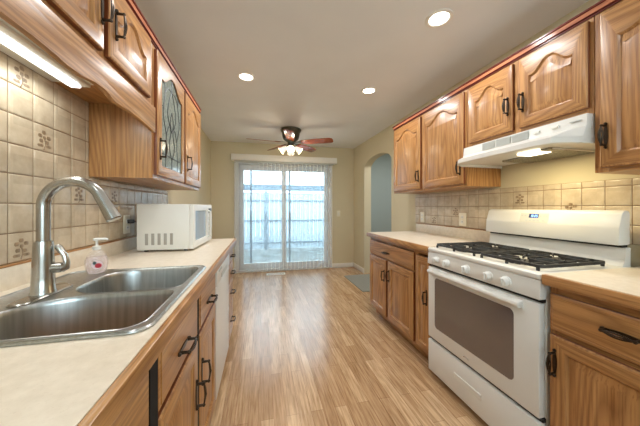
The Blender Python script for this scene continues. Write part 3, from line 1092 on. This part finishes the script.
# local x: along its front (away from camera), local y: into the left wall
MWW, MWD, MWH = .52, .335, .305
b = MB(); b.box(0, MWW, .03, MWD, .012, MWH, .006)
bd = b.build('body', M['whitep'], mw)
b = MB()
for k in range(5):
    y0 = .30 - .0145 - k * .036 - .02
    b.box(-.0015, .002, y0 - .009 + .012, y0 + .009 + .012, .045, .118, .001)
b.build('side_vents', M['vent'], bd)
b = MB()
for x in (.04, MWW - .04):
    for y in (.06, MWD - .04):
        b.lathe([(.012, 0), (.012, .0125)], (x, y, 0), seg=10)
b.build('feet', M['black'], bd)
b = MB()
b.plate([(0.003, .014), (.385, .014), (.385, MWH - .002), (.003, MWH - .002)], [[(.05, .06), (.345, .06), (.345, .26), (.05, .26)]], .003, .03, axis='y', bev=.003)
dr = b.build('door', M['whitep'], mw)
b = MB(); b.box(.048, .347, .010, .024, .058, .262); b.build('window', M['mwglass'], dr)
b = MB(); b.tube([(.372, .004, .05), (.372, -.018, .06), (.372, -.018, .25), (.372, .004, .26)], .007, 8); b.build('door_handle', M['whitep'], dr)
b = MB(); b.box(.388, MWW - .003, .003, .03, .014, MWH - .002, .003); cp = b.build('control_panel', M['whitep'], mw)
b = MB(); b.box(.405, .50, .001, .004, .235, .275, .001); b.build('display', M['black'], cp)
b = MB()
for i in range(3):
    for j in range(4):
        b.box(.408 + i * .032, .432 + i * .032, .0015, .004, .06 + j * .04, .085 + j * .04, .001)
b.build('keypad', M['greyp'], cp)

# ================================================================== outlets and plug
def outlet(name, label, x, y, z, sgn, w=.07, h=.115, switch=False, group='wall plates'):
    rz = -PI / 2 if sgn < 0 else PI / 2
    o = thing(name, label, 'light switch' if switch else 'outlet', (x, y, z), rz, group)
    b = MB(); b.box(-w / 2, w / 2, -.006, 0, -h / 2, h / 2, .002)
    b.build('plate', M['almond'], o)
    if switch:
        b = MB(); b.prism([(-.0062, -.02), (-.0062, .02), (-.012, .012), (-.009, -.02)], 'x', -.009, .009)
        b.build('rocker', M['whitep'], o)
    else:
        for s_ in (-1, 1):
            b = MB(); b.lathe([(.016, -.006), (.016, -.0085), (.014, -.009)], (0, 0, s_ * .022), 'y', 16)
            f = b.build('receptacle', M['whitep'], o)
            b = MB()
            for q in (-1, 1): b.box(q * .006 - .001, q * .006 + .001, -.0096, -.0088, s_ * .022 - .004, s_ * .022 + .005)
            b.build('slots', M['black'], f)
    return o
outlet('wall_outlet', 'outlet plate on the tiles behind the microwave with a black plug', WL + .0095, 1.915, 1.087, 1, .075, .12)
outlet('wall_outlet', 'narrow outlet plate on the right tiles nearest the archway', WR - .0095, 2.59, 1.085, -1, .07, .115)
outlet('wall_outlet', 'wide outlet plate on the right tiles beside the white range', WR - .0095, 1.99, 1.085, -1, .085, .12)
o = outlet('light_switch', 'small white light switch right of the glass patio door', 1.50, WF - .0005, 1.07, -1, .07, .115, True)
o.rotation_euler = (0, 0, 0)
pg = thing('power_plug', 'black power plug and cord in the outlet beside the microwave', 'plug', (WL + .02, 1.915, 1.105))
b = MB(); b.box(.0005, .034, -.013, .013, -.013, .013, .004); b.build('plug_body', M['black'], pg)
b = MB(); b.tube([(.033, 0, 0), (.05, .01, -.005), (.055, .03, -.05), (.045, .05, -.11), (.03, .07, -.175)], .0035, 8); b.build('cord', M['black'], pg)

# ================================================================== light under the sink cabinet
ul = thing('under_cabinet_light', 'lit white fluorescent strip under the cabinet above the sink', 'light', (-.735, .98, SB))
b = MB(); b.box(-.122, .11, -.318, .318, -.010, -.0008, .001); b.box(-.068, .02, -.315, .315, -.024, -.010, .003)
b.build('housing', M['whitep'], ul)
b = MB(); b.box(-.046, -.008, -.305, .305, -.034, -.024, .005); b.build('lens', M['tube'], ul)
lamp('AREA', 'strip_lamp', ul, (-.024, 0, -.036), STRIP_W, (.95, 1, .98), shape='RECTANGLE', size=.05, size_y=.60)

# ================================================================== range hood
hd = thing('range_hood', 'white under-cabinet range hood with a lit lens above the white range', 'range hood', (0, 0, 0))
Y0, Y1 = .870, 1.606
b = MB()
def sec(y, xl, xb=1.47):
    return [(WR - .012, y, HB - .002), (xb, y, HB - .002), (xb - .006, y, 1.578), (xl + .01, y, 1.530), (xl, y, 1.525), (xl - .002, y, 1.499), (xl + .02, y, 1.495),
            (xl + .025, y, 1.508), (1.50, y, 1.514), (WR - .012, y, 1.514)]
b.loft([sec(Y0, 1.435), sec(Y0 + .045, 1.315), sec(1.0, 1.308), sec(1.23, 1.305), sec(1.46, 1.310), sec(Y1 - .10, 1.33), sec(Y1 - .04, 1.38), sec(Y1, 1.445)], True, True)
for y in (Y0, Y1 - .012):
    b.prism([(1.455, 1.525), (1.445, 1.497), (WR - .013, 1.497), (WR - .013, 1.525)], 'y', y + .0005, y + .0115)
b.build('shell', M['white'], hd, 30)
for k in range(3):
    yy = 1.435 - k * .105
    b = MB()
    for j in range(7):
        b.box(1.4595, 1.4665, yy - .092 + .0002, yy, 1.587 + j * .0058, 1.590 + j * .0058)
    b.box(1.4615, 1.4660, yy - .093, yy + .001, 1.584, 1.629)
    b.build('vent_grille', M['greyp'], hd)
for yy in (1.085, .995):
    b = MB(); b.box(1.4585, 1.468, yy - .014, yy + .018, 1.600, 1.614, .002); b.build('rocker_switch', M['whitep'], hd)
b = MB(); b.box(1.4615, 1.466, .89, .935, 1.608, 1.612); b.build('badge', M['greyp'], hd)
b = MB(); b.box(1.465, 1.56, 1.08, 1.20, 1.500, 1.5135, .004); b.build('light_lens', M['hoodlens'], hd)
b = MB(); b.box(1.585, 1.80, 1.03, 1.40, 1.502, 1.5135, .002); b.box(1.47, 1.585, 1.03, 1.075, 1.502, 1.5135, .002)
for k in range(18): b.box(1.586, 1.799, 1.035 + k * .02, 1.042 + k * .02, 1.5, 1.503)
b.build('grease_filter', M['filter'], hd)
b = MB(); b.tube([(1.47, 1.012, 1.503), (1.80, 1.012, 1.503)], .004, 8); b.build('filter_clip', M['whitep'], hd)
lamp('AREA', 'hood_lamp', hd, (1.515, 1.16, 1.498), HOOD_W, (1, .84, .50), shape='RECTANGLE', size=.11, size_y=.17)

# ================================================================== range
rg = thing('gas_range', 'white freestanding gas range with black grates and an oven window', 'range', (1.19, 1.607, 0), RZ_R)
# local x 0..RW towards the camera, local y into the wall, front at y about -.025
RW = .757; RD = WR - 1.19 - .012
b = MB(); b.box(.001, RW - .001, .012, RD - .02, .045, .885, .003)
b.build('body', M['white'], rg)
for x in (.05, RW - .05):
    for y in (.05, RD - .08):
        b = MB(); b.lathe([(.018, 0), (.018, .012), (.010, .014), (.010, .046)], (x, y, 0), seg=12); b.build('foot', M['black'], rg)
b = MB()
b.box(0, RW, -.026, RD - .06, .885, .912, .008, seg=3)
ct = b.build('cooktop', M['white'], rg)
# front panel with knobs
b = MB(); b.prism([(-.030, .80), (-.021, .884), (.02, .884), (.02, .80)], 'x', .001, RW - .001, bev=.004)
cpn = b.build('control_panel', M['white'], rg)
for yk in (1.507, 1.412, 1.252, 1.104, 1.006):
    b = MB(); xk = 1.607 - yk
    b.lathe([(.0265, -.024), (.0265, -.030), (.022, -.033), (.0205, -.052), (.018, -.055)], (xk, 0, .838), 'y', 20)
    b.box(xk - .004, xk + .004, -.061, -.053, .820, .856, .002)
    b.build('knob', M['white'], cpn)
for ga, gb in ((.785, .80), (.267, .284)):
    b = MB(); b.box(.004, RW - .004, -.006, .011, ga, gb); b.build('gap_trim', M['black'], rg)
b = MB(); b.box(.006, RW - .006, -.026, .011, .286, .782, .006)
od = b.build('oven_door', M['white'], rg)
win = rrect(.078, RW - .118, .372, .715, .025, 6)
b = MB(); b.prism(win, 'y', -.0275, -.020); b.build('oven_window', M['ovenglass'], od)
b = MB(); b.prism([(-.024, .735), (-.052, .740), (-.060, .752), (-.056, .766), (-.024, .774)], 'x', .035, RW - .075, bev=.003)
b.build('handle', M['white'], od)
b = MB(); b.tube([(.33, -.0262, .320), (.35, -.0268, .326), (.372, -.0262, .318)], .0025, 6); b.build('emblem', M['chrome'], od)
b = MB(); b.box(.003, RW - .003, -.024, .011, .048, .265, .006)
wd_ = b.build('storage_drawer', M['white'], rg)
b = MB(); b.box(.255, .455, -.031, -.0235, .165, .18, .003); b.box(.255, .455, -.0265, -.0235, .143, .165, .001); b.build('drawer_grip', M['whitep'], wd_)
# backguard
b = MB()
prof = [(RD - .125, .913), (RD - .105, .945), (RD - .102, 1.003), (RD - .065, 1.003), (RD - .065, .90), (RD - .11, .90)]
b.prism(prof, 'x', .002, RW - .012, bev=.003)
b.build('backguard_base', M['white'], rg)
b = MB(); b.box(.012, RW - .022, RD - .112, RD - .07, 1.0035, 1.0145); b.build('vent_slot', M['black'], rg)
b = MB(); b.prism([(RD - .145, 1.015), (RD - .140, 1.10), (RD - .118, 1.172), (RD - .10, 1.183), (RD - .075, 1.183), (RD - .065, 1.17), (RD - .065, 1.015)], 'x', 0.002, RW - .014, bev=.006)
bgd = b.build('backguard', M['white'], rg)
# clock panel follows the tilt of the guard
def tilt(z): return RD - .1405 + (z - 1.10) * (.022 / .072)
def gbox(b, x0, x1, z0, z1, o, mi=0):
    lo = [(x0, tilt(z0) - o, z0), (x1, tilt(z0) - o, z0), (x1, tilt(z1) - o, z1), (x0, tilt(z1) - o, z1)]
    hi = [(p[0], p[1] + .004 + o, p[2]) for p in lo]
    b.loft([hi, lo], True, True, mi)
cxk = 1.607 - 1.265
b = MB(); gbox(b, cxk - .085, cxk + .085, 1.103, 1.160, .0006); pn = b.build('clock_panel', M['panel'], bgd)
b = MB(); gbox(b, cxk - .030, cxk + .028, 1.132, 1.156, .0012); b.build('clock_display', M['display'], pn)
b = MB()
SEG = {'1': 'bc', '2': 'abged', '0': 'abcdef', '5': 'afgcd'}
def digit(ch, x, z, w, h):
    t_ = .0022
    for s_ in SEG[ch]:
        q = {'a': (x, x + w, z + h - t_, z + h), 'g': (x, x + w, z + h / 2 - t_ / 2, z + h / 2 + t_ / 2), 'd': (x, x + w, z, z + t_),
             'b': (x + w - t_, x + w, z + h / 2, z + h), 'c': (x + w - t_, x + w, z, z + h / 2), 'f': (x, x + t_, z + h / 2, z + h), 'e': (x, x + t_, z, z + h / 2)}[s_]
        gbox(b, q[0], q[1], q[2], q[3], .0018)
for k, ch in enumerate('1025'):
    digit(ch, cxk - .021 + k * .0105 + (.004 if k > 1 else 0), 1.137, .0075, .014)
for dz in (.004, .010):
    gbox(b, cxk - .0008, cxk + .0014, 1.137 + dz, 1.139 + dz, .0018)
b.build('clock_digits', M['digits'], pn)
b = MB()
for q in (-.072, -.052, .04, .06, .074):
    gbox(b, cxk + q - .006, cxk + q + .006, 1.140, 1.150, .0016)
for q in (-.04, -.018, .005, .03, .06):
    gbox(b, cxk + q - .007, cxk + q + .007, 1.112, 1.119, .0016)
b.build('buttons', M['greyp'], pn)
# burners and grates
gy0, gy1 = .025, .435
bx = (.20, .56); by = (.135, .345)
for x in bx:
    for y in by:
        b = MB(); b.lathe([(.075, .9122), (.078, .9135), (.072, .9145), (.05, .9135)], (x, y, 0), seg=24); b.build('drip_bowl', M['chrome'], ct)
        b = MB(); b.lathe([(.030, .9135), (.034, .920), (.034, .924), (.024, .929), (.010, .930)], (x, y, 0), seg=18); b.build('burner', M['iron'], ct)
for gx0, gx1, cx_ in ((.012, .372, bx[0]), (.385, RW - .030, bx[1])):
    b = MB(); z0, z1 = .926, .940; tk = .0095
    def bar(xa, ya, xb, yb, w=tk):
        d = Vector((xb - xa, yb - ya, 0)); L = d.length; d.normalize(); nn = Vector((-d.y, d.x, 0)) * w / 2
        pa, pb = Vector((xa, ya, 0)), Vector((xb, yb, 0))
        poly = [(p.x, p.y) for p in (pa - nn, pb - nn, pb + nn, pa + nn)]
        b.prism(poly, 'z', z0, z1)
    ring = rrect(gx0, gx1, gy0, gy1, .03, 4)
    inn = rrect(gx0 + .012, gx1 - .012, gy0 + .012, gy1 - .012, .022, 4)
    b.plate(ring, [inn], z0, z1, bev=.002)
    ym = (by[0] + by[1]) / 2
    bar(gx0, ym, gx1, ym, .011)
    for y in by:
        bar(gx0, y, cx_ - .028, y); bar(gx1, y, cx_ + .028, y)
        ya, yb = (gy0, ym) if y == by[0] else (ym, gy1)
        bar(cx_, ya, cx_, y - .028); bar(cx_, yb, cx_, y + .028)
        for sx in (-1, 1):
            for sy, ye in ((-1, ya), (1, yb)):
                xe = gx0 + .055 if sx < 0 else gx1 - .055
                bar(xe, ye, xe, y + sy * .030, .006)
                bar(cx_ + sx * .075, ye, cx_ + sx * .032, y + sy * .034, .006)
    for x in (gx0 + .02, gx1 - .02, (gx0 + gx1) / 2):
        for y in (gy0 + .004, gy1 - .004):
            b.box(x - .006, x + .006, y - .004, y + .004, .9115, z0 + .002)
    b.build('grate', M['iron'], ct)

# ================================================================== ceiling lights
def can_light(x, y, label, power=DOWN_W):
    r = thing('ceiling_light', label, 'ceiling light', (x, y, CH), 0, 'recessed ceiling lights')
    b = MB()
    seg = 28
    ringl = lambda rr, z: [(rr * math.cos(2 * PI * k / seg), rr * math.sin(2 * PI * k / seg), z) for k in range(seg)]
    b.loft([ringl(.082, -.0008), ringl(.080, -.005), ringl(.064, -.008), ringl(.058, -.004), ringl(.057, -.0008)])
    b.build('trim_ring', M['trimwhite'], r)
    b = MB(); b.lathe([(.0565, -.0010), (.055, -.005), (.03, -.0075), (.005, -.008)], seg=24); b.build('lens', M['lamp'], r)
    lamp('AREA', 'downlight_lamp', r, (0, 0, -.0095), power, (.985, .99, 1), shape='DISK', size=.11)
can_light(1.08, 1.38, 'recessed ceiling light nearest the right cabinets, largest in the picture')
can_light(-.13, 2.39, 'recessed ceiling light nearest the left cabinets')
can_light(1.06, 2.395, 'recessed ceiling light over the aisle between the fan and the range')
can_light(-.13, 1.38, 'recessed ceiling light above the sink, out of view overhead', 5.5)
can_light(1.06, -.1, 'added recessed fill light behind the photographer on the right', 3)  # unseen lamp added as fill from behind the camera
can_light(-.13, -.1, 'added recessed fill light behind the photographer on the left', 3)  # its unseen left twin, also added as fill
can_light(2.5, 3.6, 'added recessed fill light in the hall behind the archway', 18)  # unseen lamp added to brighten the hall seen through the arch

# ================================================================== ceiling fan
fn = thing('ceiling_fan', 'five blade wooden ceiling fan with lit glass shades near the patio door', 'ceiling fan', (.44, 3.86, CH))
b = MB(); b.lathe([(.150, -.0008), (.158, -.012), (.150, -.035), (.135, -.05), (.128, -.11), (.115, -.15), (.085, -.175), (.06, -.19), (.05, -.215), (.055, -.23), (.03, -.245)], seg=32)
b.build('motor_housing', M['pewter'], fn, 50)
BZ = -.205
for k in range(5):
    a = math.radians(45 + 72 * k)
    b = MB()
    pl = []
    prof = [(.17, .050), (.22, .057), (.35, .064), (.50, .070), (.61, .068), (.64, .054), (.65, .025)]
    poly = [(x, -w_) for x, w_ in prof] + [(x, w_) for x, w_ in reversed(prof)]
    b.prism(poly, 'z', -.003, .003, bev=.001)
    b.xf(Matrix.Rotation(a, 4, 'Z') @ Matrix.Translation((0, 0, BZ)) @ Matrix.Rotation(math.radians(-15), 4, 'X'))
    bld = b.build('blade', M['blade'], fn)
    b = MB()
    b.prism([(.05, -.012), (.11, -.012), (.15, -.03), (.21, -.036), (.235, -.012), (.235, .012), (.21, .036), (.15, .03), (.11, .012), (.05, .012)], 'z', .0035, .009)
    b.xf(Matrix.Rotation(a, 4, 'Z') @ Matrix.Translation((0, 0, BZ)) @ Matrix.Rotation(math.radians(-15), 4, 'X'))
    b.build('blade_iron', M['pewter'], bld)
b = MB(); b.lathe([(.03, -.235), (.06, -.245), (.066, -.262), (.05, -.285), (.02, -.295)], seg=24)
lk = b.build('light_kit', M['pewter'], fn)
for k in range(4):
    a = math.radians(83 + 90 * k)
    d = Vector((math.cos(a), math.sin(a), 0))
    ax = (d * .80 + Vector((0, 0, -.60))).normalized()
    base_ = d * .066 + Vector((0, 0, -.272))
    b = MB()
    b.tube([base_ + ax * t_ for t_ in (0, .012, .03, .055, .08, .098, .102)], [.018, .023, .032, .040, .047, .055, .056], 16, caps=False)
    b.tube([base_ + ax * t_ for t_ in (.101, .08, .055, .03, .012)], [.053, .044, .037, .029, .020], 16, caps=False)
    s_ = b.build('glass_shade', M['shade'], lk)
    b = MB(); b.tube([base_ + ax * t_ for t_ in (.0, .02, .04, .06, .072)], [.012, .014, .022, .020, .008], 12); b.build('bulb', M['lamp'], s_)
    lamp('POINT', 'fan_bulb_lamp', lk, tuple(base_ + ax * .125), FAN_W, (1, .86, .66), shadow_soft_size=.03)
b = MB(); b.tube([(.0, -.06, -.27), (.0, -.065, -.36), (0, -.065, -.40)], .0018, 6); b.ball((0, -.065, -.405), .007, seg=8); b.build('pull_chain', M['bronze'], fn)

# ================================================================== floor things
rgm = thing('floor_register', 'small white floor vent in front of the patio door', 'vent', (.26, 4.62, 0))
b = MB(); b.plate(rrect(-.165, .165, -.06, .06, .006, 2), [rrect(-.145, .145, -.04, .04, .003, 1)], .0005, .006, bev=.001)
b.build('frame', M['trimwhite'], rgm)
b = MB()
for k in range(16): b.box(-.143 + k * .018, -.133 + k * .018, -.040, .040, .0012, .004)
b.build('louvers', M['greyp'], rgm)
b = MB(); b.plate(rrect(1.40, 2.05, 3.36, 4.22, .02, 4), [], .0008, .010, bev=.003)
o = b.build('floor_mat', M['mat'])
tag(o, 'grey woven mat lying on the floor in the archway', 'mat')
